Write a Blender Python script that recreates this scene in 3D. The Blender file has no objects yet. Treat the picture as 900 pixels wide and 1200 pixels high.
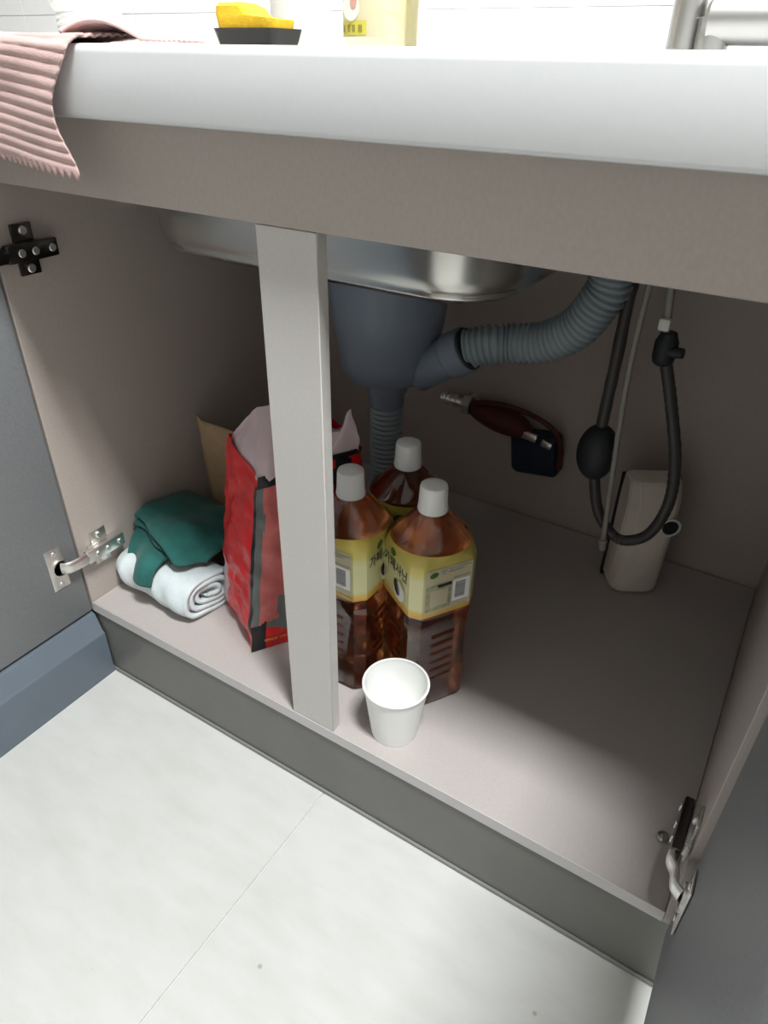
import bpy, bmesh, math, random
from math import sin, cos, pi, radians as R
from mathutils import Vector, Matrix, noise
random.seed(7)
S = bpy.context.scene
C = S.collection

# ---------------------------------------------------------------- camera
cam = bpy.data.cameras.new('camera'); cam_o = bpy.data.objects.new('camera', cam); C.objects.link(cam_o)
cam.sensor_fit = 'VERTICAL'; cam.sensor_height = 36.0; cam.sensor_width = 27.0
cam.lens = 817.03 / 1200 * 36
cam.clip_start = 0.01
rx = Vector((0.84677, 0.53169, 0.01695)); ry = Vector((0.30209, -0.45439, -0.83802)); rz = Vector((-0.43786, 0.71473, -0.54538))
cam_o.matrix_world = Matrix.Translation((0.7317, -0.421, 0.6421)) @ Matrix((rx, -ry, -rz)).transposed().to_4x4()
S.camera = cam_o

# ---------------------------------------------------------------- light and exposure
S.view_settings.view_transform = 'Standard'; S.view_settings.look = 'None'
S.view_settings.gamma = 1.0; S.view_settings.use_curve_mapping = False
S.view_settings.exposure = 0.02
w = bpy.data.worlds.new('world'); S.world = w; w.use_nodes = True
w.node_tree.nodes['Background'].inputs[0].default_value = (0.9, 0.95, 1, 1)
w.node_tree.nodes['Background'].inputs[1].default_value = 0.02
def area(name, loc, size, energy, col=(1, 1, 1), rot=(0, 0, 0)):
    l = bpy.data.lights.new(name, 'AREA'); l.shape = 'RECTANGLE'; l.size, l.size_y = size
    l.energy = energy; l.color = col
    o = bpy.data.objects.new(name, l); C.objects.link(o); o.location = loc; o.rotation_euler = rot
    return o
area('ceiling_lamp_light', (1.08, -0.37, 2.13), (0.50, 0.22), 62, (0.96, 0.99, 1.0))
area('shelf_lamp_light', (0.4, 0.36, 1.19), (1.2, 0.05), 7, (1.0, 0.99, 0.97))

# ---------------------------------------------------------------- materials
def mat(name, col, rough=0.5, metal=0.0, noise_amt=0.0, scale=40, bump=0.0, bscale=300, trans=0.0, ior=1.45, spec=None, stretch=(1, 1, 1), sheen=0, coat=0, sss=0):
    m = bpy.data.materials.new(name); m.use_nodes = True
    nt = m.node_tree; b = nt.nodes['Principled BSDF']
    b.inputs['Base Color'].default_value = (*col, 1); b.inputs['Roughness'].default_value = rough
    b.inputs['Metallic'].default_value = metal; b.inputs['IOR'].default_value = ior
    b.inputs['Transmission Weight'].default_value = trans
    b.inputs['Sheen Weight'].default_value = sheen; b.inputs['Coat Weight'].default_value = coat
    if spec is not None: b.inputs['Specular IOR Level'].default_value = spec
    if sss: b.inputs['Subsurface Weight'].default_value = sss; b.inputs['Subsurface Scale'].default_value = 0.01
    tc = nt.nodes.new('ShaderNodeTexCoord'); mp = nt.nodes.new('ShaderNodeMapping'); mp.inputs['Scale'].default_value = stretch
    nt.links.new(tc.outputs['Object'], mp.inputs[0])
    if noise_amt:
        n = nt.nodes.new('ShaderNodeTexNoise'); n.inputs['Scale'].default_value = scale; n.inputs['Detail'].default_value = 6
        nt.links.new(mp.outputs[0], n.inputs['Vector'])
        r = nt.nodes.new('ShaderNodeValToRGB')
        r.color_ramp.elements[0].position = 0.3; r.color_ramp.elements[1].position = 0.7
        r.color_ramp.elements[0].color = (*[c * (1 - noise_amt) for c in col], 1)
        r.color_ramp.elements[1].color = (*[min(1, c * (1 + noise_amt)) for c in col], 1)
        nt.links.new(n.outputs[0], r.inputs[0]); nt.links.new(r.outputs[0], b.inputs['Base Color'])
    if bump:
        n2 = nt.nodes.new('ShaderNodeTexNoise'); n2.inputs['Scale'].default_value = bscale; n2.inputs['Detail'].default_value = 3
        nt.links.new(mp.outputs[0], n2.inputs['Vector'])
        bp = nt.nodes.new('ShaderNodeBump'); bp.inputs['Strength'].default_value = bump; bp.inputs['Distance'].default_value = 0.001
        nt.links.new(n2.outputs[0], bp.inputs['Height']); nt.links.new(bp.outputs[0], b.inputs['Normal'])
    return m
M = {}
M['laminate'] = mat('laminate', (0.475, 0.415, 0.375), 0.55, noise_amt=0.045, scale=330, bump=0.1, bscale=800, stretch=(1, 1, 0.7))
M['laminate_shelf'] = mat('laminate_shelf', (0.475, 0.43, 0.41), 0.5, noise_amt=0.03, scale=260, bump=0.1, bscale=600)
M['laminate_post_lit'] = mat('laminate_post_lit', (0.60, 0.575, 0.54), 0.5, noise_amt=0.03, scale=330, bump=0.1, bscale=800)  # same laminate lightened: extra lamp light on the post is put into its colour
M['laminate_edge'] = mat('laminate_edge', (0.58, 0.555, 0.545), 0.5)
M['door'] = mat('door_grey', (0.215, 0.222, 0.228), 0.45, noise_amt=0.06, scale=300, bump=0.15, bscale=900)
M['door_front'] = mat('door_front', (0.10, 0.13, 0.17), 0.35)
M['plinth'] = mat('plinth_grey', (0.165, 0.163, 0.150), 0.42, noise_amt=0.05, scale=20)
M['plinth_blue'] = mat('plinth_blue', (0.135, 0.165, 0.20), 0.3, noise_amt=0.04, scale=15)
M['rubber'] = mat('rubber', (0.03, 0.03, 0.03), 0.6)
M['grey_gasket'] = mat('grey_gasket', (0.25, 0.25, 0.24), 0.6)
M['counter'] = mat('solid_surface', (0.78, 0.79, 0.80), 0.28, noise_amt=0.01, scale=200)
M['tile'] = mat('wall_tile', (0.84, 0.84, 0.83), 0.15)
M['grout'] = mat('grout', (0.78, 0.78, 0.76), 0.9)
M['paint'] = mat('wall_paint', (0.46, 0.44, 0.42), 0.9, noise_amt=0.02, scale=5)
M['ceiling'] = mat('ceiling_paint', (0.8, 0.8, 0.79), 0.9, noise_amt=0.02, scale=5)
M['steel'] = mat('brushed_steel', (0.62, 0.61, 0.58), 0.26, 1.0, bump=0.05, bscale=200, stretch=(1, 1, 8))
M['nickel'] = mat('nickel', (0.80, 0.78, 0.74), 0.38, 1.0)
M['chrome'] = mat('chrome', (0.55, 0.54, 0.53), 0.12, 1.0)
M['dark_and_shaded_metal'] = mat('dark_and_shaded_metal', (0.10, 0.09, 0.085), 0.28, 1.0)  # dark arm cover; for the upper hinges, shade put into the metal colour
M['satin'] = mat('satin_faucet', (0.36, 0.355, 0.34), 0.42, 1.0)
M['pvc'] = mat('grey_pvc', (0.20, 0.235, 0.29), 0.35, noise_amt=0.05, scale=20)
M['pvc_hose'] = mat('grey_hose', (0.27, 0.32, 0.345), 0.45)
M['black_hose'] = mat('black_hose', (0.055, 0.05, 0.045), 0.45)
M['grey_hose'] = mat('supply_grey', (0.30, 0.28, 0.25), 0.5)
M['blackball'] = mat('black_plastic', (0.018, 0.020, 0.024), 0.55)
M['navy'] = mat('navy_plastic', (0.015, 0.022, 0.045), 0.5)
M['darkred'] = mat('dark_red', (0.075, 0.014, 0.012), 0.7)
M['white_plastic'] = mat('white_plastic', (0.78, 0.77, 0.72), 0.4)
M['box_plastic'] = mat('box_plastic', (0.80, 0.74, 0.64), 0.5, noise_amt=0.05, scale=25)
M['cap'] = mat('cap_white', (0.90, 0.90, 0.88), 0.38, sss=0.25)
M['paper'] = mat('cup_paper', (0.97, 0.97, 0.945), 0.8)
M['tea'] = mat('tea_bottle', (0.60, 0.215, 0.075), 0.17, trans=1.0, ior=1.34, coat=1.0)
M['card'] = mat('cardboard', (0.42, 0.29, 0.17), 0.85, noise_amt=0.08, scale=60)
M['towel_white'] = mat('towel_white', (0.72, 0.79, 0.80), 0.95, noise_amt=0.07, scale=60, bump=0.7, bscale=900, sheen=0.3)
M['cloth_green'] = mat('cloth_green', (0.020, 0.125, 0.110), 0.95, noise_amt=0.22, scale=45, bump=0.7, bscale=900, sheen=0.15)
M['pink'] = mat('cloth_pink', (0.66, 0.44, 0.41), 0.95, noise_amt=0.13, scale=28, bump=0.9, bscale=1200, sheen=0.3)
M['bag_red'] = mat('bag_red', (0.62, 0.015, 0.02), 0.35, noise_amt=0.15, scale=30)
M['bag_pink'] = mat('bag_salmon', (0.55, 0.13, 0.12), 0.4, noise_amt=0.12, scale=30)
M['bag_grey'] = mat('bag_grey', (0.13, 0.14, 0.135), 0.4, noise_amt=0.1, scale=30)
M['bag_black'] = mat('bag_black', (0.014, 0.013, 0.015), 0.35)
M['bag_white'] = mat('bag_white', (0.62, 0.48, 0.50), 0.6, noise_amt=0.05, scale=30)
M['bag_gold'] = mat('bag_gold', (0.95, 0.42, 0.06), 0.5)
M['sponge'] = mat('sponge_yellow', (0.90, 0.56, 0.03), 0.9, noise_amt=0.1, scale=150, bump=1.0, bscale=900)
M['tray'] = mat('tray_black', (0.05, 0.05, 0.052), 0.4)
M['soap'] = mat('soap_liquid', (0.90, 0.84, 0.50), 0.08, trans=0.9, ior=1.4)
M['soap_clear'] = mat('soap_clear', (0.93, 0.94, 0.90), 0.05, trans=0.85, ior=1.3)
M['soap_label'] = mat('soap_label', (0.82, 0.77, 0.52), 0.5)
M['yellow_print'] = mat('yellow_print', (0.78, 0.72, 0.10), 0.5)
M['olive_print'] = mat('olive_print', (0.35, 0.30, 0.08), 0.5)
M['white_print'] = mat('white_print', (0.82, 0.82, 0.78), 0.5)
M['grey_print'] = mat('grey_print', (0.30, 0.29, 0.30), 0.5)
M['pink_print'] = mat('pink_print', (0.72, 0.38, 0.33), 0.5)
M['green_print'] = mat('green_print', (0.06, 0.13, 0.02), 0.45)
M['black_print'] = mat('black_print', (0.02, 0.016, 0.012), 0.5)
M['beige_print'] = mat('beige_print', (0.52, 0.47, 0.30), 0.5)
M['palegreen_print'] = mat('palegreen_print', (0.33, 0.33, 0.21), 0.5, noise_amt=0.25, scale=160)

def label_mat():                                    # printed bands: golden top, pale middle, orange hem
    m = bpy.data.materials.new('tea_label'); m.use_nodes = True; nt = m.node_tree; b = nt.nodes['Principled BSDF']
    tc = nt.nodes.new('ShaderNodeTexCoord'); sp = nt.nodes.new('ShaderNodeSeparateXYZ'); nt.links.new(tc.outputs['Generated'], sp.inputs[0])
    r = nt.nodes.new('ShaderNodeValToRGB'); e = r.color_ramp.elements
    e[0].position = 0.0; e[0].color = (0.62, 0.33, 0.05, 1); e[1].position = 1.0; e[1].color = (0.50, 0.38, 0.07, 1)
    for p, c in ((0.09, (0.66, 0.46, 0.12, 1)), (0.15, (0.63, 0.62, 0.33, 1)), (0.6, (0.64, 0.62, 0.34, 1)), (0.75, (0.58, 0.50, 0.14, 1))):
        n = r.color_ramp.elements.new(p); n.color = c
    nt.links.new(sp.outputs[2], r.inputs[0]); nt.links.new(r.outputs[0], b.inputs['Base Color'])
    b.inputs['Roughness'].default_value = 0.35
    return m
M['label'] = label_mat()
def floor_mat():                                    # pale vinyl stone with long soft veins and specks
    m = bpy.data.materials.new('floor_tile'); m.use_nodes = True; nt = m.node_tree; b = nt.nodes['Principled BSDF']
    tc = nt.nodes.new('ShaderNodeTexCoord'); mp = nt.nodes.new('ShaderNodeMapping')
    mp.inputs['Scale'].default_value = (4, 11, 1); mp.inputs['Rotation'].default_value = (0, 0, R(20))
    nt.links.new(tc.outputs['Object'], mp.inputs[0])
    n = nt.nodes.new('ShaderNodeTexNoise'); n.inputs['Scale'].default_value = 3; n.inputs['Detail'].default_value = 8; n.inputs['Roughness'].default_value = 0.6
    nt.links.new(mp.outputs[0], n.inputs[0])
    r = nt.nodes.new('ShaderNodeValToRGB'); r.color_ramp.elements[0].position = 0.25; r.color_ramp.elements[1].position = 0.62
    r.color_ramp.elements[0].color = (0.575, 0.572, 0.54, 1); r.color_ramp.elements[1].color = (0.64, 0.638, 0.612, 1)
    nt.links.new(n.outputs[0], r.inputs[0])
    v = nt.nodes.new('ShaderNodeTexVoronoi'); v.inputs['Scale'].default_value = 26; nt.links.new(tc.outputs['Object'], v.inputs['Vector'])
    r2 = nt.nodes.new('ShaderNodeValToRGB'); r2.color_ramp.elements[0].position = 0.03; r2.color_ramp.elements[1].position = 0.09
    r2.color_ramp.elements[0].color = (0.45, 0.44, 0.41, 1); r2.color_ramp.elements[1].color = (1, 1, 1, 1)
    n3 = nt.nodes.new('ShaderNodeTexNoise'); n3.inputs['Scale'].default_value = 9; nt.links.new(tc.outputs['Object'], n3.inputs[0])
    g = nt.nodes.new('ShaderNodeMath'); g.operation = 'GREATER_THAN'; g.inputs[1].default_value = 0.60; nt.links.new(n3.outputs[0], g.inputs[0])
    mx = nt.nodes.new('ShaderNodeMix'); mx.data_type = 'RGBA'; mx.blend_type = 'MULTIPLY'
    nt.links.new(v.outputs['Distance'], r2.inputs[0]); nt.links.new(g.outputs[0], mx.inputs[0])
    nt.links.new(r.outputs[0], mx.inputs[6]); nt.links.new(r2.outputs[0], mx.inputs[7])
    nt.links.new(mx.outputs[2], b.inputs['Base Color']); b.inputs['Roughness'].default_value = 0.38
    return m
M['floor'] = floor_mat()
def emit(name, col, s):
    m = bpy.data.materials.new(name); m.use_nodes = True; b = m.node_tree.nodes['Principled BSDF']
    b.inputs['Base Color'].default_value = (*col, 1); b.inputs['Emission Color'].default_value = (*col, 1); b.inputs['Emission Strength'].default_value = s
    return m
M['lamp'] = emit('lamp_diffuser', (1, 0.98, 0.95), 3)

# ---------------------------------------------------------------- helpers
def V(*a): return Vector(a)
def thing(name, label, cat, loc=(0, 0, 0), rotz=0, group=None):
    o = bpy.data.objects.new(name, None); C.objects.link(o); o.location = loc; o.rotation_euler = (0, 0, rotz)
    o.empty_display_size = 0.02
    tag(o, label, cat, group); return o
def tag(o, label, cat, group=None):
    o['label'] = label; o['category'] = cat
    if group: o['group'] = group
    return o
def wloc(p):
    v = V(0, 0, 0)
    while p is not None: v += p.location; p = p.parent
    return v
def obj(name, bm, mats, parent=None, smooth=True, world=True, label=None, kind=None, angle=40):
    """one mesh object; with world=True the bmesh is in world coordinates and is shifted to its parent"""
    me = bpy.data.meshes.new(name)
    o = bpy.data.objects.new(name, me); C.objects.link(o)
    if parent is not None:
        o.parent = parent
        if world:
            off = wloc(parent); bmesh.ops.translate(bm, verts=bm.verts, vec=-off)
    bmesh.ops.recalc_face_normals(bm, faces=bm.faces)
    bm.to_mesh(me); bm.free()
    for m in (mats if isinstance(mats, (list, tuple)) else [mats]): me.materials.append(m)
    if smooth:
        for p in me.polygons: p.use_smooth = True
        me.set_sharp_from_angle(angle=R(angle))
    if label: o['label'] = label
    if kind: o['kind'] = kind
    return o
def box(x0, x1, y0, y1, z0, z1, bev=0.0, seg=2, bm=None, rot=None):
    b = bmesh.new()
    bmesh.ops.create_cube(b, size=1)
    for v in b.verts: v.co = V((x0 + x1) / 2 + v.co.x * (x1 - x0), (y0 + y1) / 2 + v.co.y * (y1 - y0), (z0 + z1) / 2 + v.co.z * (z1 - z0))
    if bev: bmesh.ops.bevel(b, geom=list(b.edges), offset=bev, segments=seg, affect='EDGES', profile=0.5)
    if rot:
        bmesh.ops.rotate(b, verts=b.verts, cent=V((x0 + x1) / 2, (y0 + y1) / 2, (z0 + z1) / 2), matrix=rot)
    return join(bm, b)
def join(dst, src):
    if dst is None: return src
    me = bpy.data.meshes.new('tmp'); src.to_mesh(me); src.free(); dst.from_mesh(me); bpy.data.meshes.remove(me); return dst
def loft(rings, cap0=True, cap1=True, closed=True, bm=None):
    b = bmesh.new(); vs = [[b.verts.new(p) for p in r] for r in rings]; n = len(rings[0])
    for a, c in zip(vs, vs[1:]):
        for i in range(n if closed else n - 1):
            j = (i + 1) % n
            b.faces.new((a[i], a[j], c[j], c[i]))
    if closed and cap0: b.faces.new(vs[0][::-1])
    if closed and cap1: b.faces.new(vs[-1])
    return join(bm, b)
def lathe(prof, cx=0, cy=0, n=40, bm=None, cap0=True, cap1=True):
    return loft([[V(cx + r * cos(2 * pi * i / n), cy + r * sin(2 * pi * i / n), z) for i in range(n)] for r, z in prof], cap0, cap1, bm=bm)
def cyl(p0, p1, r0, r1=None, n=20, bm=None, bev=0.0):
    p0, p1 = Vector(p0), Vector(p1); r1 = r0 if r1 is None else r1
    d = (p1 - p0); L = d.length; d.normalize()
    a = d.orthogonal().normalized(); c = d.cross(a)
    st = [(0, r0 - bev), (bev, r0), (L - bev, r1), (L, r1 - bev)] if bev else [(0, r0), (L, r1)]
    return loft([[p0 + d * t + (a * cos(2 * pi * i / n) + c * sin(2 * pi * i / n)) * r for i in range(n)] for t, r in st], bm=bm)
def spline(pts, per=14):
    P = [Vector(p) for p in pts]; P = [P[0] * 2 - P[1]] + P + [P[-1] * 2 - P[-2]]; out = []
    for i in range(1, len(P) - 2):
        for k in range(per):
            t = k / per; a, b_, c, d = P[i - 1:i + 3]
            out.append(0.5 * ((2 * b_) + (c - a) * t + (2 * a - 5 * b_ + 4 * c - d) * t * t + (3 * b_ - a - 3 * c + d) * t ** 3))
    out.append(P[-2]); return out
def tube(pts, rad, n=14, per=14, bm=None, smooth_path=True):
    pts = spline(pts, per) if smooth_path else [Vector(p) for p in pts]
    T = [(pts[min(i + 1, len(pts) - 1)] - pts[max(i - 1, 0)]).normalized() for i in range(len(pts))]
    a = T[0].orthogonal().normalized(); rings = []; s = 0
    for i, p in enumerate(pts):
        if i: s += (p - pts[i - 1]).length
        a = (a - T[i] * a.dot(T[i])).normalized(); c = T[i].cross(a)
        r = rad(s) if callable(rad) else rad
        rings.append([p + (a * cos(2 * pi * k / n) + c * sin(2 * pi * k / n)) * r for k in range(n)])
    return loft(rings, bm=bm)
def rrect(cx, cy, hx, hy, r, z, n=8):
    out = []
    for k, (sx, sy) in enumerate(((1, 1), (-1, 1), (-1, -1), (1, -1))):
        for i in range(n + 1):
            t = k * pi / 2 + i / n * pi / 2
            out.append(V(cx + sx * (hx - r) + r * cos(t), cy + sy * (hy - r) + r * sin(t), z))
    return out
def sheet(name, f, nu, nv, m, parent=None, thick=0.003, sub=0, tris=None):
    """cloth: f(u, v) -> point, u and v in 0..1, given thickness with a solidify modifier"""
    b = bmesh.new(); g = [[b.verts.new(f(i / nu, j / nv)) for j in range(nv + 1)] for i in range(nu + 1)]
    for i in range(nu):
        for j in range(nv): b.faces.new((g[i][j], g[i + 1][j], g[i + 1][j + 1], g[i][j + 1]))
    o = obj(name, b, m, parent, angle=180)
    s = o.modifiers.new('thickness', 'SOLIDIFY'); s.thickness = thick; s.offset = 0
    if sub:
        q = o.modifiers.new('smooth', 'SUBSURF'); q.levels = q.render_levels = sub
    return o
def text_bm(body, size, extr=0.0):
    c = bpy.data.curves.new('t', 'FONT'); c.body = body; c.size = size; c.align_x = 'CENTER'; c.align_y = 'CENTER'; c.extrude = extr; c.offset = size * .012
    c.resolution_u = 3
    o = bpy.data.objects.new('t', c); C.objects.link(o)
    me = bpy.data.meshes.new_from_object(o.evaluated_get(bpy.context.evaluated_depsgraph_get()))
    b = bmesh.new(); b.from_mesh(me); bpy.data.objects.remove(o); bpy.data.curves.remove(c); bpy.data.meshes.remove(me)
    return b
def sm(a, b, x):
    t = max(0, min(1, (x - a) / (b - a))); return t * t * (3 - 2 * t)
def lerp(a, b, t): return a + (b - a) * t
def struct(o): o['kind'] = 'structure'; return o

ZF = -0.123                      # top of the room floor; the cabinet shelf is z = 0, its front plane y = 0
# ---------------------------------------------------------------- room shell
XL, XR, YB, YF, ZC = -1.0, 2.2, 0.58, -2.2, 2.2
floor = struct(obj('floor', box(XL - .1, XR + .1, YF - .1, YB + .1, ZF - 0.06, ZF - 0.0022), M['grout'], smooth=False))
tx = [0.3952 + 0.6 * k for k in range(-2, 4)]; ty = [-0.54 + 0.6 * k for k in range(-3, 2)]
for i in range(len(tx) - 1):
    for j in range(len(ty) - 1):
        x0, x1, y0, y1 = max(tx[i], XL), min(tx[i + 1], XR), max(ty[j], YF), min(ty[j + 1], YB)
        if x1 - x0 < .02 or y1 - y0 < .02: continue
        obj('tile', box(x0 + .0007, x1 - .0007, y0 + .0007, y1 - .0007, ZF - 0.0022, ZF, 0.0004, 1), M['floor'], floor, smooth=False)
wb = struct(obj('wall_back', box(XL - .1, XR + .1, YB + 0.004, YB + .1, ZF, ZC), M['grout'], smooth=False))
z = 0.649
zs = [0.649, 0.698, 0.898, 1.098]
for k in range(3):
    x = XL
    while x < XR - .01:
        x1 = min(x + 0.3, XR)
        obj('tile', box(x + .0006, x1 - .0006, YB + .0022, YB + .004, zs[k] + .0006, zs[k + 1] - .0006, 0.0005, 1), M['tile'], wb, smooth=False)
        x = x1
struct(obj('wall_left', box(XL - .1, XL, YF, YB, ZF, ZC), M['paint'], smooth=False))
struct(obj('wall_right', box(XR, XR + .1, YF, YB, ZF, ZC), M['paint'], smooth=False))
struct(obj('wall_front', box(XL - .1, XR + .1, YF - .1, YF, ZF, ZC), M['paint'], smooth=False))
struct(obj('ceiling', box(XL - .1, XR + .1, YF - .1, YB + .1, ZC, ZC + .08), M['ceiling'], smooth=False))
t = thing('ceiling_light', 'slim white rectangular ceiling light above the kitchen floor', 'lamp', (1.08, -0.37, ZC))
obj('housing', box(.78, 1.38, -.51, -.23, ZC - .045, ZC, .005), M['white_plastic'], t)
obj('diffuser', box(.80, 1.36, -.49, -.25, ZC - .055, ZC - .045, .002), M['lamp'], t)
t = thing('upper_cabinet', 'white wall cabinet hung on the tiles above the worktop', 'cabinet', (0.5, 0.58, 1.24))
obj('body', box(XL + .002, 1.6, .25, YB - .003, 1.24, 1.9, .002), M['white_plastic'], t)
obj('light_strip', box(-.2, 1.0, .34, .38, 1.215, 1.24, .003), M['lamp'], t)

# ---------------------------------------------------------------- sink cabinet
cab = thing('sink_cabinet', 'open beige sink base cabinet with two grey doors swung wide', 'cabinet', (0.39, 0.27, ZF))
HR = 0.5368
obj('bottom_shelf', box(0, .78, 0.0006, .545, -.0153, 0, .0006, 1), M['laminate_shelf'], cab)
obj('shelf_edge_band', box(-.0005, .7805, -.0004, .0006, -.0153, 0, .0001, 1), M['laminate_edge'], cab, label='paler edging strip along the front of the shelf')
obj('side_panel', box(-.018, -.0006, 0.0, .55, -.0153, .5997, .0006, 1), M['laminate'], cab)
obj('side_panel', box(.7806, .798, 0.0, .55, -.0153, .5997, .0006, 1), M['laminate'], cab)
obj('back_panel', box(-.018, .798, .55, .556, -.0153, .5997), M['laminate'], cab)
obj('front_rail', box(0.0, .78, 0.0, .018, HR, .5996, .0006, 1), M['laminate'], cab)
obj('centre_post', box(.3546, .4118, 0.0004, .0134, .0, HR - .0006, .0006, 1), M['laminate_post_lit'], cab, label='narrow upright post between the two openings')
obj('plinth', box(-.018, .798, .0016, .016, ZF, -.0156, .0006, 1), M['plinth'], cab, label='dark grey kickboard under the shelf')
g = box(-.018, .798, -.0015, .0016, ZF, ZF + .006, .001, 1)
obj('floor_seal', g, M['grey_gasket'], cab, label='thin grey rubber seal along the floor')
obj('side_panel_support', box(-.018, 0, .30, .318, ZF, -.0156), M['laminate'], cab)
obj('side_panel_support', box(.78, .798, .30, .318, ZF, -.0156), M['laminate'], cab)
# the doors, both swung open about ninety degrees
obj('door', box(-.0185, -.0008, -.392, -.003, -.012, .52, .0012), M['door'], cab, label='open left door, blue grey')
dr = box(.7862, .804, -.392, -.006, -.019, .52, .0012)
bmesh.ops.rotate(dr, verts=dr.verts, cent=V(.786, -.003, 0), matrix=Matrix.Rotation(R(1.5), 3, 'Z'))
obj('door', dr, M['door'], cab, label='open right door, dark grey')

def hinge(z0, side, m, arm_top=0.017, ma=None):
    ma = ma or m
    """side +1: on the left panel, -1: mirrored for the right; x is measured out from the panel face"""
    px = 0.0 if side > 0 else 0.7806; dx = -0.0008 if side > 0 else .7866
    X = lambda x, base=px: base + side * x
    def bx(x0, x1, y0, y1, z0_, z1_, bev=0.0008, base=px, rot=None, bm=None):
        a, b_ = sorted((X(x0, base), X(x1, base))); return box(a, b_, y0, y1, z0_, z1_, bev, 2, bm, rot)
    h = []
    b = bx(-.0002, .0018, -.046, -.022, z0 - .031, z0 + .031, .0009, dx)
    h.append(obj('hinge', b, m, cab, label='metal cup hinge'))
    H = h[0]
    def sub(name, bm, mm=m): return obj(name, bm, mm, H)
    for s in (-1, 1):
        sub('screw', cyl((X(.0018, dx), -.034, z0 + s * .024), (X(.0032, dx), -.034, z0 + s * .024), .0036, n=12, bev=.0006), M['nickel'])
    # cup: open round recess with a rim
    n = 24; rings = []
    for (r, xx) in ((.0125, .0018), (.0125, .0042), (.0105, .0042), (.0098, .0006), (.004, .0004)):
        rings.append([V(X(xx, dx), -.030 + r * cos(2 * pi * i / n), z0 + r * 1.05 * sin(2 * pi * i / n)) for i in range(n)])
    sub('cup', loft(rings), m)
    # bent link from the cup to the arm
    b = tube([(X(.004, dx), -.030, z0), (X(.011, dx), -.024, z0), (X(.0135, dx), -.012, z0), (X(.013), -.003, z0), (X(.0125), .008, z0)], .0034, n=12, per=6)
    for v in b.verts: v.co.z = z0 + (v.co.z - z0) * 2.5
    sub('link', b)
    # arm: a channel with raised sides
    b = bx(.007, arm_top - .001, .002, .062, z0 - .0095, z0 + .0095, .002)
    sub('arm', b, ma)
    for yy in (.018, .034, .054):
        sub('screw', cyl((X(arm_top - .001), yy, z0), (X(arm_top + .0008), yy, z0), .0042, n=14, bev=.0006), M['nickel'])
    sub('mounting_plate', bx(0.0002, .003, .020, .044, z0 - .026, z0 + .026, .0006, bm=bx(0.0002, .007, .012, .060, z0 - .008, z0 + .008, .0015)))
    for s in (-1, 1):
        sub('plate_screw', cyl((X(.003), .032, z0 + s * .019), (X(.0062), .032, z0 + s * .019), .0048, n=14, bev=.001), M['nickel'])
    return H
hinge(.080, 1, M['nickel'])['label'] = 'bright nickel hinge near the shelf, on the left panel'
hinge(.466, 1, M['dark_and_shaded_metal'])['label'] = 'metal hinge under the rail with shade put into its colour, on the left panel'  # ordinary bright metal, its shade under the rail painted as a darker colour
hinge(.076, -1, M['nickel'], ma=M['dark_and_shaded_metal'])['label'] = 'hinge of the right door near the shelf'
hinge(.466, -1, M['dark_and_shaded_metal'])['label'] = 'hinge of the right door under the rail'
obj('shelf_pin', lathe([(.0018, 0), (.0055, .0012), (.0062, .0035), (.005, .0062), (.002, .0075)], .760, .071, 18), M['chrome'], cab, label='small round chrome stud on the shelf')

# left leg of the L-shaped kitchen: base unit whose blue-grey kickboard runs towards the viewer
lu = thing('base_cabinet', 'blue grey base unit running towards the viewer on the left, mostly behind the open door', 'cabinet', (-.3, -.7, ZF))
obj('body', box(XL + .002, -.076, -1.5, -.02, -.035, .5997, .001, 1), M['laminate'], lu)
for a, b_ in ((-1.5, -1.05), (-1.04, -.6), (-.59, -.03)):
    obj('door', box(-.0755, -.0575, a, b_, -.013, .58, .0012), M['door_front'], lu)
pfx = [(-.075, ZF), (.0146, ZF), (.0146, -.0500), (.0142, -.0478), (.0130, -.0462), (.0110, -.0452), (.0025, -.0190), (-.002, -.0165), (-.043, -.0165), (-.075, -.0165)]
obj('plinth', loft([[V(x, y, zz) for x, zz in pfx] for y in (-1.5, -.0022)]), M['plinth_blue'], lu, label='blue grey kickboard with a sloping top ledge', angle=50)
obj('filler_strip', box(-.0755, -.0195, -.0016, .010, -.0150, .5995, .0004, 1), M['door_front'], lu)
ru = thing('base_cabinet', 'closed grey base unit to the right of the open sink cabinet', 'cabinet', (1.2, .27, ZF))
obj('body', box(.80, 1.7, .0, .556, -.015, .5997, .001, 1), M['laminate'], ru)
for a, b_ in ((.81, 1.245), (1.25, 1.695)):
    obj('door', box(a, b_, -.0185, -.0005, -.012, .53, .0012), M['door_front'], ru)
obj('plinth', box(.80, 1.7, .0016, .016, ZF, -.0156, .0006, 1), M['plinth'], ru)

# ---------------------------------------------------------------- worktop
wt = thing('worktop', 'thick white solid surface worktop with rounded front edge', 'worktop', (0.5, 0.27, 0.6))
HC, HT, YO = .5997, .6477, -.03
pr = [(YO + .035, HC), (YO + .003, HC), (YO + .0008, HC + .0008), (YO, HC + .003)]
for i in range(7):
    a = i / 6 * pi / 2; pr.append((YO + .006 - .006 * cos(a), HT - .006 + .006 * sin(a)))
pr += [(.10, HT), (.10, HT - .02), (YO + .035, HT - .02)]
b = loft([[V(x, y, zz) for y, zz in pr] for x in (0.032, 1.7)])
obj('front_edge', b, M['counter'], wt)
b = box(XL + .002, .050, .10, YB - .0025, HT - .02, HT)
box(.509, 1.7, .10, YB - .0025, HT - .02, HT, bm=b); box(.050, .509, .455, YB - .0025, HT - .02, HT, bm=b); box(.050, .509, .10, .118, HT - .02, HT, bm=b)
box(XL + .002, .032, -1.5, .10, HT - .048, HT, .004, 3, bm=b)
obj('slab', b, M['counter'], wt)

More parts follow.
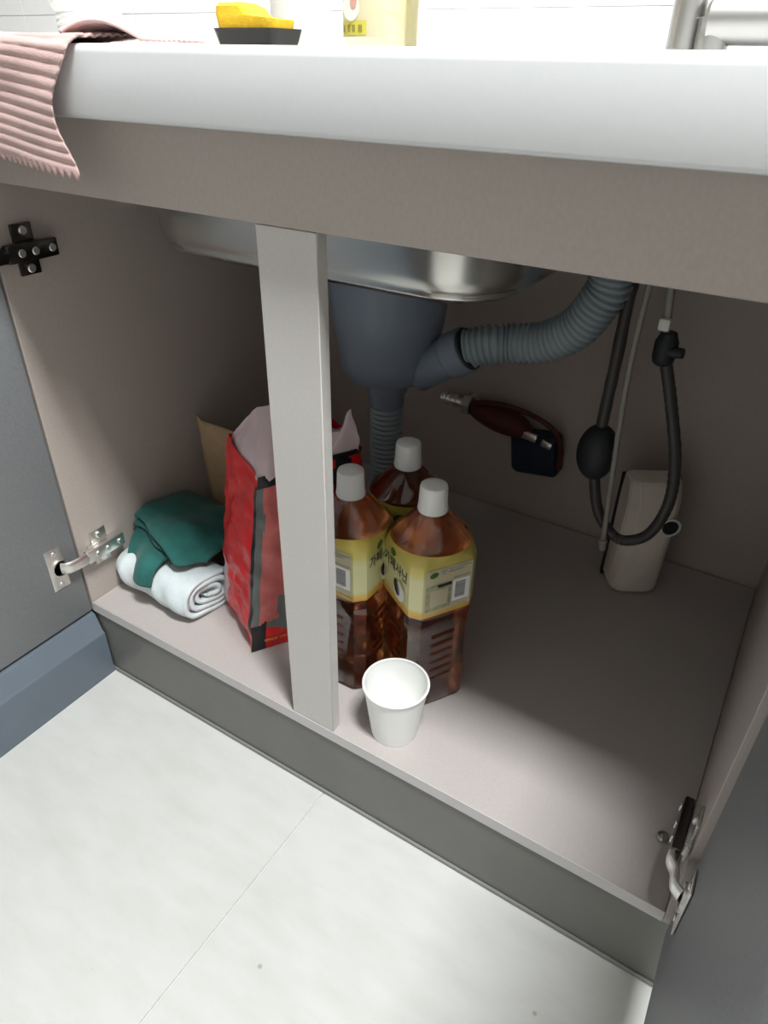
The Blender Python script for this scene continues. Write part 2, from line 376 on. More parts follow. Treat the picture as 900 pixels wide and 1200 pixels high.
# ---------------------------------------------------------------- sink bowl and drain
sk = thing('sink_bowl', 'stainless steel sink bowl hanging under the worktop', 'sink', (.285, .29, .445))
def bowl(off, z0):
    cx, cy, hx, hy = .2795, .2875, .2285, .1665
    return [rrect(cx, cy, hx - off, hy - off, max(.02, .075 - off * .6), z0)]
prof = [(-.004, .6478), (-.010, .6488), (-.010, .6478 - .0005), (.0, .640), (.004, .58), (.007, .50), (.009, .480), (.011, .471), (.0145, .4665), (.0135, .4640), (.0145, .4615), (.019, .4585), (.032, .4570), (.035, .455), (.045, .449), (.10, .4465)]
rings = [bowl(o_, z_)[0] for o_, z_ in prof]
b = loft(rings, cap0=False, cap1=True)
o = obj('bowl', b, M['steel'], sk, angle=60)
s = o.modifiers.new('t', 'SOLIDIFY'); s.thickness = .0012; s.offset = -1
DX, DY = .291, .300
dn = thing('sink_drain', 'grey plastic basket strainer body and corrugated waste pipe under the sink', 'drain', (DX, DY, 0))
obj('strainer_body', lathe([(.060, .4445), (.075, .4445), (.076, .438), (.0735, .430), (.072, .40), (.066, .36), (.063, .352), (.061, .33), (.059, .315), (.052, .304), (.036, .299), (.030, .297)], DX, DY, 48), M['pvc'], dn)
obj('ring_nut', lathe([(.026, .297), (.0265, .283), (.023, .281), (.0225, .262), (.020, .260)], DX, DY, 32), M['pvc'], dn)
prof = []
z_ = .262; i = 0
while z_ > .006:
    prof.append((.0195 if i % 2 else .0225, z_)); z_ -= .0035; i += 1
prof.append((.0195, .0005))
obj('waste_pipe', lathe(prof, DX, DY, 24), M['pvc_hose'], dn, angle=80)
o1 = V(DX + .045, DY, .318); o2 = V(.397, DY, .357)
b = cyl(o1, o2, .026, .0235, n=28); d = (o2 - o1).normalized()
cyl(o2 - d * .022, o2 + d * .004, .0275, .0275, n=28, bm=b, bev=.0015)
obj('side_outlet', b, M['pvc'], dn)
pts = spline([(.398, .30, .358), (.425, .308, .367), (.448, .317, .370), (.484, .322, .378), (.516, .322, .399), (.536, .320, .431), (.545, .319, .458), (.547, .316, .52), (.547, .314, .598)], 26)
obj('overflow_hose', tube(pts, lambda s_: .0215 + .0022 * sin(s_ * 2 * pi / .0068), n=26, smooth_path=False), M['pvc_hose'], dn, angle=180, label='pale grey corrugated hose curving up to the right')
obj('outlet_ring', cyl(o2 + d * .004, o2 + d * .0065, .025, n=28), M['rubber'], dn)

# ---------------------------------------------------------------- pull-out spray hose with counterweight
fh = thing('faucet_hose', 'black pull-out tap hose looping down beside an oval counterweight', 'hose', (.60, .36, .136))
hp = [(.590, .372, .60), (.566, .364, .49), (.5575, .36, .443), (.557, .36, .362), (.556, .36, .277), (.556, .36, .246), (.5615, .36, .202), (.574, .36, .162), (.596, .358, .138), (.616, .356, .136), (.640, .356, .156), (.652, .358, .202), (.646, .36, .258), (.628, .36, .318), (.611, .36, .366), (.608, .36, .372)]
obj('hose', tube(hp, lambda s_: .0068 + .0003 * sin(s_ * 2 * pi / .004), n=12, per=20), M['black_hose'], fh)
b = bmesh.new(); bmesh.ops.create_uvsphere(b, u_segments=32, v_segments=20, radius=1)
for v in b.verts: v.co = V(.557 + v.co.x * .0245, .36 + v.co.y * .0245, .243 + v.co.z * .0365)
obj('counterweight', b, M['blackball'], fh, label='matt black oval weight')
b = lathe([(.0075, .366), (.011, .369), (.0125, .376), (.0125, .392), (.0105, .396), (.0085, .402)], .606, .36, 20)
cyl((.610, .355, .383), (.626, .352, .385), .0065, .0055, n=14, bm=b)
obj('hose_coupling', b, M['blackball'], fh)
obj('white_collar', box(.594, .606, .352, .364, .404, .417, .002), M['white_plastic'], fh, label='small white plastic clip')
obj('upper_hose', tube([(.602, .36, .402), (.599, .36, .43), (.592, .36, .50), (.586, .36, .60)], .0042, n=10, per=8), M['grey_hose'], fh)
sp = obj('supply_tube', tube([(.585, .345, .600), (.582, .345, .50), (.5775, .345, .44), (.577, .345, .34), (.584, .345, .22), (.589, .345, .148), (.590, .345, .132)], lambda s_: .0034 + .0002 * sin(s_ * 2 * pi / .003), n=10, per=24), M['grey_hose'])
tag(sp, 'thin pale grey tube hanging straight down in front of the counterweight', 'tube')
e = obj('end_fitting', cyl((.590, .345, .134), (.592, .345, .118), .0055, .004, n=12, bev=.001), M['grey_hose'], sp)

# ---------------------------------------------------------------- off-white plastic box at the back
pb_ = thing('plastic_box', 'off-white plastic box with angled corners and a round hole at the cabinet back', 'box', (.620, .455, 0), R(31))
def boxring(hx, hy0, hy1, c, z): # front at -y, chamfered front corners
    return [V(-hx, hy1, z), V(-hx, hy0 + c, z), V(-hx + c, hy0, z), V(hx - c, hy0, z), V(hx, hy0 + c, z), V(hx, hy1, z)]
rings = [boxring(.028, -.018, .022, .008, 0), boxring(.0345, -.024, .024, .011, .008), boxring(.0355, -.025, .024, .012, .150), boxring(.0345, -.012, .024, .010, .178), boxring(.030, -.004, .022, .008, .181)]
b = loft(rings)
bmesh.ops.bevel(b, geom=[e for e in b.edges], offset=.0022, segments=3, affect='EDGES')
obj('cover', b, M['box_plastic'], pb_, world=False, label='off-white cover with angled edges')
obj('back_plate', box(-.036, .034, .024, .032, .0, .172, .001), M['blackball'], pb_, world=False, label='black back half')
# the hole with a pale rim near the upper right
HX, HZ = .029, .118
nn = V(0, -1, 0); tt = V(1, 0, 0); cc = V(.0235, -.0240, .119)
def disc(r, off, dst=None, r2=None):
    b = bmesh.new(); n = 28
    A = [b.verts.new(cc + nn * off + tt * r * cos(2 * pi * i / n) + V(0, 0, r * sin(2 * pi * i / n))) for i in range(n)]
    if r2:
        B = [b.verts.new(cc + nn * (off - .004) + tt * r2 * cos(2 * pi * i / n) + V(0, 0, r2 * sin(2 * pi * i / n))) for i in range(n)]
        Cc = [b.verts.new(cc + nn * (off) + tt * r2 * .86 * cos(2 * pi * i / n) + V(0, 0, r2 * .86 * sin(2 * pi * i / n))) for i in range(n)]
        for i in range(n):
            j = (i + 1) % n; b.faces.new((A[i], A[j], B[j], B[i])); b.faces.new((A[i], A[j], Cc[j], Cc[i]))
    else: b.faces.new(A)
    return b
obj('hole_rim', disc(.0142, .0030, r2=.0128), M['white_plastic'], pb_, world=False, smooth=False)
obj('hole', disc(.0107, .0026), M['blackball'], pb_, world=False, smooth=False, label='dark round opening')

# ---------------------------------------------------------------- pipe valve in the gloom at the back
pv = thing('pipe_valve', 'dark red and navy pipe valve with metal fittings on the back panel', 'valve', (.38, .53, .17))
b = cyl((.258, .525, .182), (.300, .525, .181), .0075, n=16, bev=.001)
for xx in (.264, .273, .282): cyl((xx, .525, .182), (xx + .004, .525, .182), .010, n=16, bm=b)
cyl((.298, .525, .181), (.312, .525, .180), .0165, n=6, bm=b, bev=.001)
cyl((.305, .525, .181), (.305, .5498, .181), .009, n=16, bm=b)
obj('threaded_fitting', b, M['nickel'], pv)
obj('valve_body', tube([(.311, .525, .179), (.33, .522, .177), (.365, .52, .174), (.40, .52, .166), (.415, .52, .158)], lambda s_: .010 + .012 * sin(min(1, s_ / .11) * pi) , n=18, per=10), M['darkred'], pv)
obj('red_band', tube([(.318, .516, .190), (.35, .512, .199), (.39, .51, .201), (.43, .51, .194), (.458, .512, .178), (.469, .514, .150), (.469, .516, .118)], .0042, n=10, per=10), M['darkred'], pv)
b = loft([rrect(0, 0, hx, hz, .012, zz) for hx, hz, zz in ((.034, .030, -.016), (.038, .034, -.012), (.038, .034, .010), (.033, .029, .016))])
bmesh.ops.rotate(b, verts=b.verts, cent=V(0, 0, 0), matrix=Matrix.Rotation(R(90), 3, 'X') @ Matrix.Rotation(R(8), 3, 'Z'))
bmesh.ops.translate(b, verts=b.verts, vec=V(.429, .525, .131))
obj('housing', b, M['navy'], pv)
b = box(.396, .431, .507, .515, .156, .169, .003, rot=Matrix.Rotation(R(8), 3, 'Y')); box(.438, .456, .507, .515, .150, .162, .003, rot=Matrix.Rotation(R(14), 3, 'Y'), bm=b)
obj('clamp', b, M['nickel'], pv, label='shiny metal clamp')

# ---------------------------------------------------------------- tea bottles
NB = 64
def ring_r(th, a=.0405, cut=.0492):
    c, s_ = abs(cos(th)), abs(sin(th))
    return min(a / max(c, 1e-6), a / max(s_, 1e-6), cut / max(.01, cos(abs((th % (pi / 2)) - pi / 4))))
def bsec(z, scale, blend, circ, off=0, flute=0):
    out = []
    for i in range(NB):
        th = 2 * pi * (i + .5) / NB
        r = lerp(ring_r(th) * scale, circ, blend) + off
        r *= 1 + flute * abs(cos(6 * th))
        out.append(V(r * cos(th), r * sin(th), z))
    return out
def face_pt(a, u, v, off=.0014):
    n_ = V(cos(a), sin(a), 0); t_ = V(-sin(a), cos(a), 0)
    return n_ * (.0405 + off) + t_ * u + V(0, 0, v)
def flat(a, pts, off):
    b = bmesh.new(); b.faces.new([b.verts.new(face_pt(a, u, v, off)) for u, v in pts]); return b
def ell(a, cu, cv, ru, rv, rot, off, n=24, half=None):
    pts = []
    for i in range(n):
        t = 2 * pi * i / n; x, y = ru * cos(t), rv * sin(t)
        if half and x < 0: x = 0
        pts.append((cu + x * cos(rot) - y * sin(rot), cv + x * sin(rot) + y * cos(rot)))
    return flat(a, pts, off)
def rect(u0, u1, v0, v1): return [(u0, v0), (u1, v0), (u1, v1), (u0, v1)]
def onface(b, a, cu, cv, off):
    for v in b.verts: v.co = face_pt(a, cu + v.co.x, cv + v.co.y, off)
    return b
LT = '\uac00\ud398\uc0ac\ub2cc'
def make_bottle():
    t = thing('tea_bottle', '', 'bottle')
    secs = [bsec(.0, .86, .3, .036), bsec(.0015, .92, .2, .040), bsec(.007, 1, 0, 0), bsec(.030, 1, 0, 0), bsec(.034, .975, 0, 0), bsec(.112, .975, 0, 0), bsec(.116, 1, 0, 0), bsec(.128, 1, 0, 0), bsec(.134, .955, .2, .040),
            bsec(.139, .99, .1, .041), bsec(.160, .99, .0, .041), bsec(.205, .99, .0, .041), bsec(.214, .985, .6, .0425), bsec(.221, .95, 1, .0405), bsec(.2235, .95, 1, .0375, flute=.0),
            bsec(.230, .9, 1, .0325, flute=.015), bsec(.239, .9, 1, .0245, flute=.03), bsec(.247, .9, 1, .0170, flute=.03), bsec(.250, .9, 1, .0135), bsec(.274, .9, 1, .0125)]
    obj('body', loft(secs), M['tea'], t, world=False, angle=28, label='clear ribbed plastic filled with brown tea')
    # raised grip ribs moulded in the lower faces
    for a in (-pi / 2, 0, pi / 2, pi):
        b = None
        for k in range(6):
            zz = .042 + k * .0125
            q = loft([[face_pt(a, -.014, zz + dz, -.0016) for dz in (0, .0022, .0044)] + [face_pt(a, -.014, zz + .0022, .0010)],
                      [face_pt(a, .014, zz + dz + .002, -.0016) for dz in (0, .0022, .0044)] + [face_pt(a, .014, zz + .0042, .0010)]])
            b = join(b, q)
        obj('grip_ribs', b, M['tea'], t, world=False, angle=30)
    lab = obj('label_sleeve', loft([bsec(z_, .99, bl, .0428, .0009) for z_, bl in ((.1405, 0), (.150, 0), (.165, 0), (.185, 0), (.203, 0), (.209, .25), (.214, .7), (.2195, 1))] , cap0=False, cap1=False), M['label'], t, world=False, angle=28, label='pale yellow printed paper label')
    lab.data.materials[0] = M['label']
    def pr(name, b, m): return obj(name, b, m, lab, world=False, smooth=False)
    for a in (0, pi):            # brand faces
        o_ = .0010
        leaf = ell(a, -.006, .203, .0062, .0048, .6, o_)
        pr('leaf_mark', leaf, M['green_print'])
        try:
            b = text_bm(LT, .0145)
            for v in b.verts: v.co.y *= 1.15
            pr('lettering', onface(b, a, .0, .187, o_), M['black_print'])
        except Exception: pass
        pr('cup_picture', ell(a, .009, .1605, .0125, .0125, 0, o_), M['white_print'])
        pr('seed_picture', ell(a, .004, .163, .0062, .0100, .35, o_ + .0002), M['black_print'])
        pr('seed_shine', ell(a, .007, .163, .0040, .0085, .35, o_ + .0004, half=True), M['grey_print'])
        pr('picture_leaf', ell(a, .014, .1725, .0075, .0022, -.5, o_ + .0002), M['beige_print'])
    for a in (-pi / 2, pi / 2):  # information faces
        o_ = .0010
        pr('panel', flat(a, rect(-.028, .0285, .147, .2035), o_), M['beige_print'])
        pr('small_mark', ell(a, -.018, .197, .0052, .0035, .2, o_ + .0003), M['green_print'])
        b = None
        for (u0, u1, v_) in ((-.009, -.003, .200), (-.009, -.004, .1965), (.0, .026, .2005), (.0, .018, .197), (.006, .026, .187)):
            b = join(b, flat(a, rect(u0, u1, v_ - .0008, v_ + .0004), o_ + .0003))
        pr('fine_print', b, M['grey_print'])
        pr('table_frame', flat(a, rect(-.0265, .004, .1495, .1835), o_ + .0003), M['palegreen_print'])
        pr('table_field', flat(a, rect(-.0215, .000, .155, .1765), o_ + .0005), M['beige_print'])
        pr('table_heading', flat(a, rect(-.013, .004, .1795, .1830), o_ + .0006), M['black_print'])
        pr('barcode_panel', flat(a, rect(.0055, .0265, .155, .1835), o_ + .0003), M['white_print'])
        b = None; x = .0085
        rnd = random.Random(3)
        v_ = .159
        while v_ < .180:
            h_ = rnd.choice((.0005, .0008, .0012)); b = join(b, flat(a, rect(.0085, .021, v_, v_ + h_), o_ + .0005)); v_ += h_ + rnd.choice((.0003, .0005))
        pr('barcode', b, M['grey_print'])
    cp = lathe([(.0155, .2495), (.0162, .2515), (.0158, .2545), (.0152, .2600), (.0146, .2760), (.0138, .2790), (.0122, .2800), (.004, .2803)], 0, 0, 48)
    obj('cap', cp, M['cap'], t, world=False, label='white screw cap')
    return t
def copy_tree(o, parent=None):
    c = o.copy(); C.objects.link(c)
    if parent is not None: c.parent = parent
    for ch in [x for x in bpy.data.objects if x.parent == o]: copy_tree(ch, c)
    return c
bt = make_bottle(); grp = 'bottles of brown tea on the cabinet shelf'
spots = [((.456, .126, .0003), R(58), 'bottle of brown tea with barcode facing out, right behind the paper cup'),
         ((.368, .104, .0003), R(0), 'bottle of brown tea partly hidden by the upright post, left in front'),
         ((.387, .192, .0003), R(-64), 'bottle of brown tea standing behind the other two, its cap highest')]
bs = [bt, copy_tree(bt), copy_tree(bt)]
for o, (l, a, s_) in zip(bs, spots):
    o.location = l; o.rotation_euler = (0, 0, a); o['label'] = s_; o['group'] = grp

# ---------------------------------------------------------------- paper cup
cupx, cupy = .4675, .0425
cup = thing('paper_cup', 'white paper cup standing empty in front of the tea bottles', 'cup', (cupx, cupy, 0))
obj('wall', lathe([(.0255, .0002), (.0262, .0004), (.0355, .0735), (.0348, .0735), (.0256, .004), (.0250, .0035)], cupx, cupy, 64, cap0=False, cap1=False), M['paper'], cup)
obj('bottom', lathe([(.0245, .0035), (.0253, .004), (.0253, .0046), (.001, .0046)], cupx, cupy, 48), M['paper'], cup)
b = bmesh.new(); n, k = 64, 10
vs = [[b.verts.new(V(cupx + (.0356 + .0014 * cos(2 * pi * j / k)) * cos(2 * pi * i / n), cupy + (.0356 + .0014 * cos(2 * pi * j / k)) * sin(2 * pi * i / n), .0745 + .0014 * sin(2 * pi * j / k))) for j in range(k)] for i in range(n)]
for i in range(n):
    for j in range(k): b.faces.new((vs[i][j], vs[(i + 1) % n][j], vs[(i + 1) % n][(j + 1) % k], vs[i][(j + 1) % k]))
obj('rolled_rim', b, M['paper'], cup)

# ---------------------------------------------------------------- red bag
bag = thing('red_bag', 'crumpled red and black packaging bag with open white lining, behind the post', 'bag', (.24, .13, 0))
B0 = [V(.148, .103, .001), V(.251, .045, .001), V(.326, .160, .001), V(.232, .222, .001)]
B1 = [V(.192, .104, .272), V(.258, .078, .245), V(.338, .172, .268), V(.268, .215, .268)]
K = 44; NV = 120
def bag_pt(side, u, v, infl=1.0):
    a0, a1 = B0[side], B0[(side + 1) % 4]; b0, b1 = B1[side], B1[(side + 1) % 4]
    p = a0.lerp(a1, u).lerp(b0.lerp(b1, u), v)
    out = (a1 - a0).cross(V(0, 0, 1)).normalized()
    bulge = .007 * sin(pi * u) * sin(pi * min(1, v * 1.1 + .05)) * infl
    q = p + out * bulge
    # tuck in the foot of the bag and crease the film
    tuck = (1 - sm(0, .10, v)) * (.002 if side == 1 else .010)
    c = (B0[0] + B0[1] + B0[2] + B0[3]) / 4
    dirc = V(c.x - p.x, c.y - p.y, 0).normalized(); q += dirc * tuck * (.2 + .8 * sin(pi * u))
    nz = noise.noise(q * 38) * .0045 + (abs(noise.noise(q * 60 + V(3, 3, 3))) * -.0025)
    q += V(dirc.x, dirc.y, 0) * -nz * sm(0, .06, v)
    q.z = max(q.z, .0005)
    return q
def bag_mat(side, u, v):   # 0 red 1 salmon 2 grey 3 black 4 white
    w_ = noise.noise(V(u * 5, v * 9, side)) * .04
    if side == 0:      # narrow side facing left
        if v < .20 + .25 * (.5 - u) + w_ and u < .5 + w_ * 3 and v > .02: return 4 if u < .22 + v * .5 else 0
        if u > .93 and v < .95: return 3 if v > .12 else 0
        return 0
    if side == 1:      # printed face
        if u > .58: return 3 if .74 < u + w_ < .86 or v > .975 else 0
        if v > .94: return 3
        if u < .13 and v < .17 + w_: return 3
        if v < .15 - .22 * (u - .13) + w_ * .3: return 0
        if u < .075 + w_ * .4: return 2
        if .36 < u < .43 and .27 < v < .345 + w_: return 4
        if v < .16 + w_ or (u > .24 + w_ and v < .33 + w_ * .5): return 2
        return 1
    if side == 2: return 0 if u < .4 or u > .6 else 3
    return 0
b = bmesh.new(); N = 4 * K
g = [[b.verts.new(bag_pt(i // K, (i % K) / K, j / NV)) for j in range(NV + 1)] for i in range(N)]
for i in range(N):
    for j in range(NV):
        f = b.faces.new((g[i][j], g[(i + 1) % N][j], g[(i + 1) % N][j + 1], g[i][j + 1]))
        f.material_index = bag_mat(i // K, (i % K + .5) / K, (j + .5) / NV)
b.faces.new([g[i][0] for i in range(N)][::-1])
o = obj('film', b, [M['bag_red'], M['bag_pink'], M['bag_grey'], M['bag_black'], M['bag_white']], bag, angle=50, label='printed red, salmon, grey and black film')
# lining that stands up out of the bag to two crumpled peaks
pk = [V(.236, .118, .312), V(.256, .13, .318), V(.27, .135, .288), V(.292, .145, .282), V(.318, .16, .287), V(.3315, .162, .319), V(.336, .166, .283)]
def ridge(t):
    s_ = t * (len(pk) - 1); i = min(len(pk) - 2, int(s_)); return pk[i].lerp(pk[i + 1], s_ - i)
rings = []
for j in range(13):
    v = j / 12; ring = []
    for i in range(N):
        side = i // K; u = (i % K) / K
        base = bag_pt(side, u, .90)
        c = (B1[0] + B1[1] + B1[2] + B1[3]) / 4
        base = base.lerp(V(c.x, c.y, base.z), .05)
        # project on the ridge
        e0, e1 = V(.236, .118, 0), V(.336, .166, 0); dd = e1 - e0
        tpar = max(0, min(1, (V(base.x, base.y, 0) - e0).dot(dd) / dd.length_squared))
        top = ridge(tpar)
        p = base.lerp(top, v); p += V(noise.noise(p * 60), noise.noise(p * 60 + V(5, 5, 5)), 0) * .006 * v
        away = V(base.x - top.x, base.y - top.y, 0) * (.25 * sin(pi * v)); p += away
        ring.append(p)
    rings.append(ring)
obj('lining', loft(rings, cap0=False, cap1=False), M['bag_white'], bag, angle=60, label='crumpled pinkish white inner lining')
# small gold print at the foot of the printed face; lettering too blurred to read, kept as the blurred word shape
try:
    tb = text_bm('SINCE 1982', .0066)
    ax = (B0[2] - B0[1]).normalized(); nrm = ax.cross(V(0, 0, 1)).normalized()
    for v in tb.verts:
        v.co = bag_pt(1, .235 + v.co.x / .142, .066 + v.co.y / .27) + nrm * .0022
    obj('gold_lettering', tb, M['bag_gold'], bag, smooth=False)
except Exception: pass

# ---------------------------------------------------------------- cardboard sheet behind the bag
def card_f(u, v):
    x = .0175 + .10 * u; zz = .001 + v * (.197 - .01 * u) + (.008 if u < .05 and v > .95 else 0)
    return V(x, .232 + .008 * sin(u * 2.2) - .012 * v, zz)
tag(sheet('cardboard_flap', card_f, 16, 16, M['card'], thick=.003), 'tan cardboard piece standing between the green cloth and the red bag', 'cardboard')

# ---------------------------------------------------------------- towels
def roll_f(u, v):
    # u runs along the wound strip, v along the roll
    turns = 3.4; a = u * turns * 2 * pi + R(215); g_ = .10 + .90 * u ** .8
    hy, hz = .050 * g_, .0290 * g_
    e = 2 / 2.6
    cy_ = (abs(cos(a)) ** e) * (1 if cos(a) > 0 else -1); cz_ = (abs(sin(a)) ** e) * (1 if sin(a) > 0 else -1)
    y, zz = hy * cy_, hz * cz_
    x = .007 + .146 * v
    endr = 1 - .26 * (1 - sm(0, .12, v)) - .05 * sm(.9, 1, v)
    p = V(x, .084 - .008 * v + .004 * sin(v * 5) + y * endr + .012 * (v - .3), .0315 + zz * endr)
    p += V(.0, noise.noise(p * 32) * .006, noise.noise(p * 30 + V(9, 1, 4)) * .006) * (.3 + .7 * u)
    p.x += noise.noise(V(u * 6, v * 3, 1)) * .004 + .010 * (v > .5) * cy_ * (v - .5)
    p.x = max(.0040, p.x); p.z = max(p.z, .0036)
    return p
tag(sheet('white_towel', roll_f, 150, 46, M['towel_white'], thick=.0062), 'white towel rolled up on the shelf under the green cloth', 'towel')
path = [V(0, .033, .046), V(0, .042, .062), V(0, .058, .0735), V(0, .085, .078), V(0, .10, .082), V(0, .085, .086), V(0, .070, .085), V(0, .085, .082), V(0, .12, .072), V(0, .17, .058), V(0, .205, .050), V(0, .213, .060), V(0, .20, .075), V(0, .17, .088), V(0, .14, .097), V(0, .11, .101), V(0, .085, .100), V(0, .068, .097), V(0, .060, .0945)]
gp = spline(path, 6)
def green_f(u, v):
    s_ = u * (len(gp) - 1); i = min(len(gp) - 2, int(s_)); p = gp[i].lerp(gp[i + 1], s_ - i)
    topness = sm(.5, .62, u)
    x1 = lerp(.090 + .02 * sm(.05, .4, u), .139, sm(.35, .6, u)); x = lerp(.006 + .016 * (1 - sm(0, .2, u)), x1, v)
    y = p.y
    f = sm(.62, .98, u)                 # the upper front edge runs diagonally
    y += f * (.032 * (1 - sm(0, .7, v)) + .030 * sm(.8, 1, v)) + .020 * (1 - sm(0, .8, v)) * (1 - sm(.3, .5, u))
    y += .004 * sin(v * 7) * (1 - sm(.3, .5, u))
    zz = p.z - topness * .026 * sm(.60, 1, v) * sm(.6, .9, u)
    q = V(x, y, zz)
    q += V(0, noise.noise(q * 26) * .005, noise.noise(V(q.x, q.y, 0) * 24 + V(2, 7, 1)) * .006)
    q.x = max(.0035, q.x); q.y = min(q.y, .2155); q.z = max(.003, q.z)
    return q
tag(sheet('green_cloth', green_f, 110, 50, M['cloth_green'], thick=.0055), 'dark green cloth folded over on top of the white towel', 'cloth')

# ---------------------------------------------------------------- pink ribbed cloth over the worktop edge
def pink_f(u, v):
    # u across 0 left .. 1 right, v from the back of the worktop over the edge and down
    L1 = .10; Lh = .088 - .012 * (1 - u); s_ = v * (L1 + Lh)
    xr = .226; 
    if s_ < L1:
        y = YO - .004 + (L1 - s_); zz = HT + .0035; h = 0
    else:
        h = (s_ - L1); y = YO - .0045 - .004 * sin(min(1, h / .03) * pi / 2); zz = HT + .0035 - h
        rr = .006
    k = s_ - L1 + .006                    # round the shoulder
    if -.010 < s_ - L1 < .012:
        t = (s_ - L1 + .010) / .022; a = t * pi / 2
        y = YO + .006 - .0105 - .0 + .0105 * (1 - sin(a)) * 1.0 - .002; zz = HT + .0035 - .012 * (1 - cos(a))
    rib = abs(sin((s_ - .10 * lerp(.034, .22, u)) * pi / .0080))
    edge = .225 - .022 * sm(0, .045, h) + .016 * sm(.05, .09, h) + .0020 * abs(sin((s_ - .022) * pi / .0080))
    x = lerp(.034, edge, u)
    off = .0018 * rib + .0035 * sin(u * 6 + h * 30) * sm(0, .04, h)
    if s_ < L1: zz += .0018 * rib + .002 * sin(u * 9) * sm(0, .05, L1 - s_)
    else: y -= off + .002
    if v > .985: zz -= .0022 * (1 + sin(u * .19 / .0042 * 2 * pi / 2))
    zz -= .0 
    return V(x, y, zz)
o = sheet('pink_cloth', pink_f, 200, 130, M['pink'], thick=.0016)
tag(o, 'dusty pink ribbed cleaning cloth with scalloped edge draped over the worktop', 'cloth')
def pinkflap_f(u, v):
    x = lerp(.205, .268, u); y = lerp(-.026, .035, v)
    arch = .011 * sin(pi * min(1, max(0, u * .9 + .12))) * (1 - .3 * v)
    return V(x + .002 * abs(sin(v * 40)), y + .02 * u, HT + .0022 + max(0, arch) + .001 * abs(sin(v * .12 * pi / .0105)))
fl = sheet('raised_corner', pinkflap_f, 40, 60, M['pink'], thick=.0016)
fl.parent = o
fl['label'] = 'corner of the cloth arched up on the worktop'

# ---------------------------------------------------------------- things on the worktop
st = thing('sponge_tray', 'black tray at the worktop front under the yellow sponge', 'tray', (.186, .215, HT))
b = loft([rrect(.186, .215, .035, .020, .006, HT + .0004), rrect(.186, .215, .0400, .024, .008, HT + .0165), rrect(.186, .215, .0380, .022, .007, HT + .0165), rrect(.186, .215, .033, .018, .006, HT + .003)])
obj('tray', b, M['tray'], st)
b = loft([rrect(.184, .215, .031, .016, .006, HT + .0034), rrect(.184, .215, .034, .018, .008, HT + .007), rrect(.184, .215, .036, .020, .008, HT + .024), rrect(.170, .215, .025, .019, .010, HT + .027), rrect(.166, .215, .021, .018, .010, HT + .034), rrect(.162, .215, .015, .014, .008, HT + .037)])
for v in b.verts: v.co.z += noise.noise(v.co * 60) * .0015 if v.co.z > HT + .01 else 0
tag(obj('yellow_sponge', b, M['sponge']), 'yellow kitchen sponge lying in the black tray', 'sponge')
# washing-up liquid
sb = thing('soap_bottle', 'clear bottle of yellow washing-up liquid with a yellow label', 'bottle', (.272, .33, HT))
sx, sy = .262, .32
def oval(hx, hy, z_, n=40): return [V(sx + hx * cos(2 * pi * i / n), sy + hy * sin(2 * pi * i / n), z_) for i in range(n)]
obj('bottle', loft([oval(.038, .022, HT + .0006), oval(.0415, .025, HT + .004), oval(.043, .026, HT + .06), oval(.040, .025, HT + .13), oval(.026, .018, HT + .165), oval(.012, .012, HT + .18), oval(.012, .012, HT + .19)]), M['soap'], sb)
obj('pump', lathe([(.015, HT + .185), (.015, HT + .20), (.006, HT + .202), (.006, HT + .225), (.014, HT + .226), (.013, HT + .236)], sx, sy, 24), M['white_plastic'], sb)
def ovpatch(x0, x1, z0, z1, off=.0012, n=14, cut=0):
    b = bmesh.new(); f = lambda x: sy - .026 * math.sqrt(max(0, 1 - ((x - sx) / .0435) ** 2)) - off
    A = [b.verts.new(V(lerp(x0, x1, i / n), f(lerp(x0, x1, i / n)), z0)) for i in range(n + 1)]
    Bv = [b.verts.new(V(lerp(x0, x1 - cut, i / n), f(lerp(x0, x1 - cut, i / n)), z1)) for i in range(n + 1)]
    for i in range(n): b.faces.new((A[i], A[i + 1], Bv[i + 1], Bv[i]))
    return b
lb = obj('label_sticker', ovpatch(.224, .284, HT + .012, HT + .11, cut=.022), M['soap_label'], sb)
obj('yellow_strip', ovpatch(.226, .262, HT + .014, HT + .026, .0016), M['yellow_print'], lb)
b = None
for x0, x1 in ((.2275, .2305), (.236, .240), (.2435, .2475), (.252, .257)): b = join(b, ovpatch(x0, x1, HT + .0165, HT + .0225, .002, 3))
obj('blurred_lettering', b, M['olive_print'], lb)
b = bmesh.new(); bmesh.ops.create_circle(b, cap_ends=True, segments=24, radius=1)
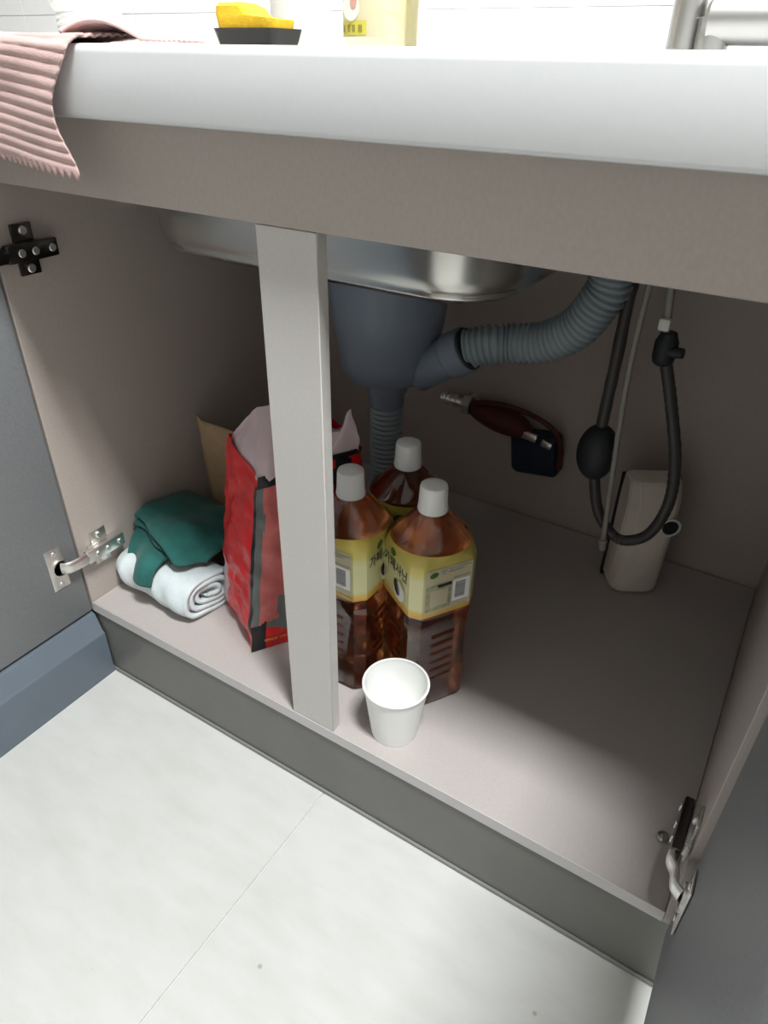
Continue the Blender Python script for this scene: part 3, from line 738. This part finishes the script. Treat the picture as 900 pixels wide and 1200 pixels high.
for v in b.verts: v.co = V(.243 + v.co.x * .010, sy - .0265, HT + .037 + v.co.y * .0115)
obj('white_picture', b, M['white_print'], lb, smooth=False)
b = bmesh.new(); bmesh.ops.create_circle(b, cap_ends=True, segments=16, radius=1)
for v in b.verts: v.co = V(.246 + v.co.x * .004, sy - .0270, HT + .042 + v.co.y * .0065)
obj('pink_picture', b, M['pink_print'], lb, smooth=False)
# white bottle behind the sponge
wbt = thing('white_bottle', 'plain white plastic bottle standing behind the yellow sponge', 'bottle', (.14, .35, HT))
obj('bottle', lathe([(.030, HT + .0005), (.034, HT + .004), (.034, HT + .10), (.028, HT + .125), (.014, HT + .135), (.014, HT + .145)], .135, .35, 36), M['white_plastic'], wbt)
obj('cap', lathe([(.017, HT + .14), (.017, HT + .165), (.012, HT + .168)], .135, .35, 28), M['satin'], wbt)
# ribbed white tub at the left
prof = [(.030, HT + .0005), (.033, HT + .003)]
for i in range(9): prof.append((.034 + (.0012 if i % 2 else 0), HT + .006 + i * .003))
prof += [(.037, HT + .034), (.039, HT + .038), (.039, HT + .075), (.036, HT + .08)]
tag(obj('ribbed_tub', lathe(prof, -.04, .20, 40), M['white_plastic']), 'small white ribbed tub behind the pink cloth', 'tub')
# faucet
fc = thing('faucet', 'satin steel kitchen faucet at the right rear of the worktop', 'faucet', (.54, .48, HT))
obj('column', lathe([(.024, HT + .0005), (.024, HT + .003), (.0165, HT + .004), (.0160, HT + .20)], .531, .48, 32), M['satin'], fc)
b = cyl((.5605, .472, HT + .0008), (.5605, .472, HT + .034), .0165, n=30, bev=.0005)
cyl((.552, .472, HT + .031), (.618, .472, HT + .031), .0205, n=32, bm=b, bev=.004)
obj('valve_body', b, M['satin'], fc)
obj('ring', cyl((.618, .472, HT + .031), (.621, .472, HT + .031), .0195, n=32), M['nickel'], fc)
obj('handle', cyl((.621, .472, HT + .029), (.70, .470, HT + .029), .0215, .020, n=32, bev=.003), M['satin'], fc)
b = cyl((.53, .48, HT + .19), (.53, .30, HT + .27), .013, n=24, bev=.002)
obj('spout', b, M['satin'], fc)
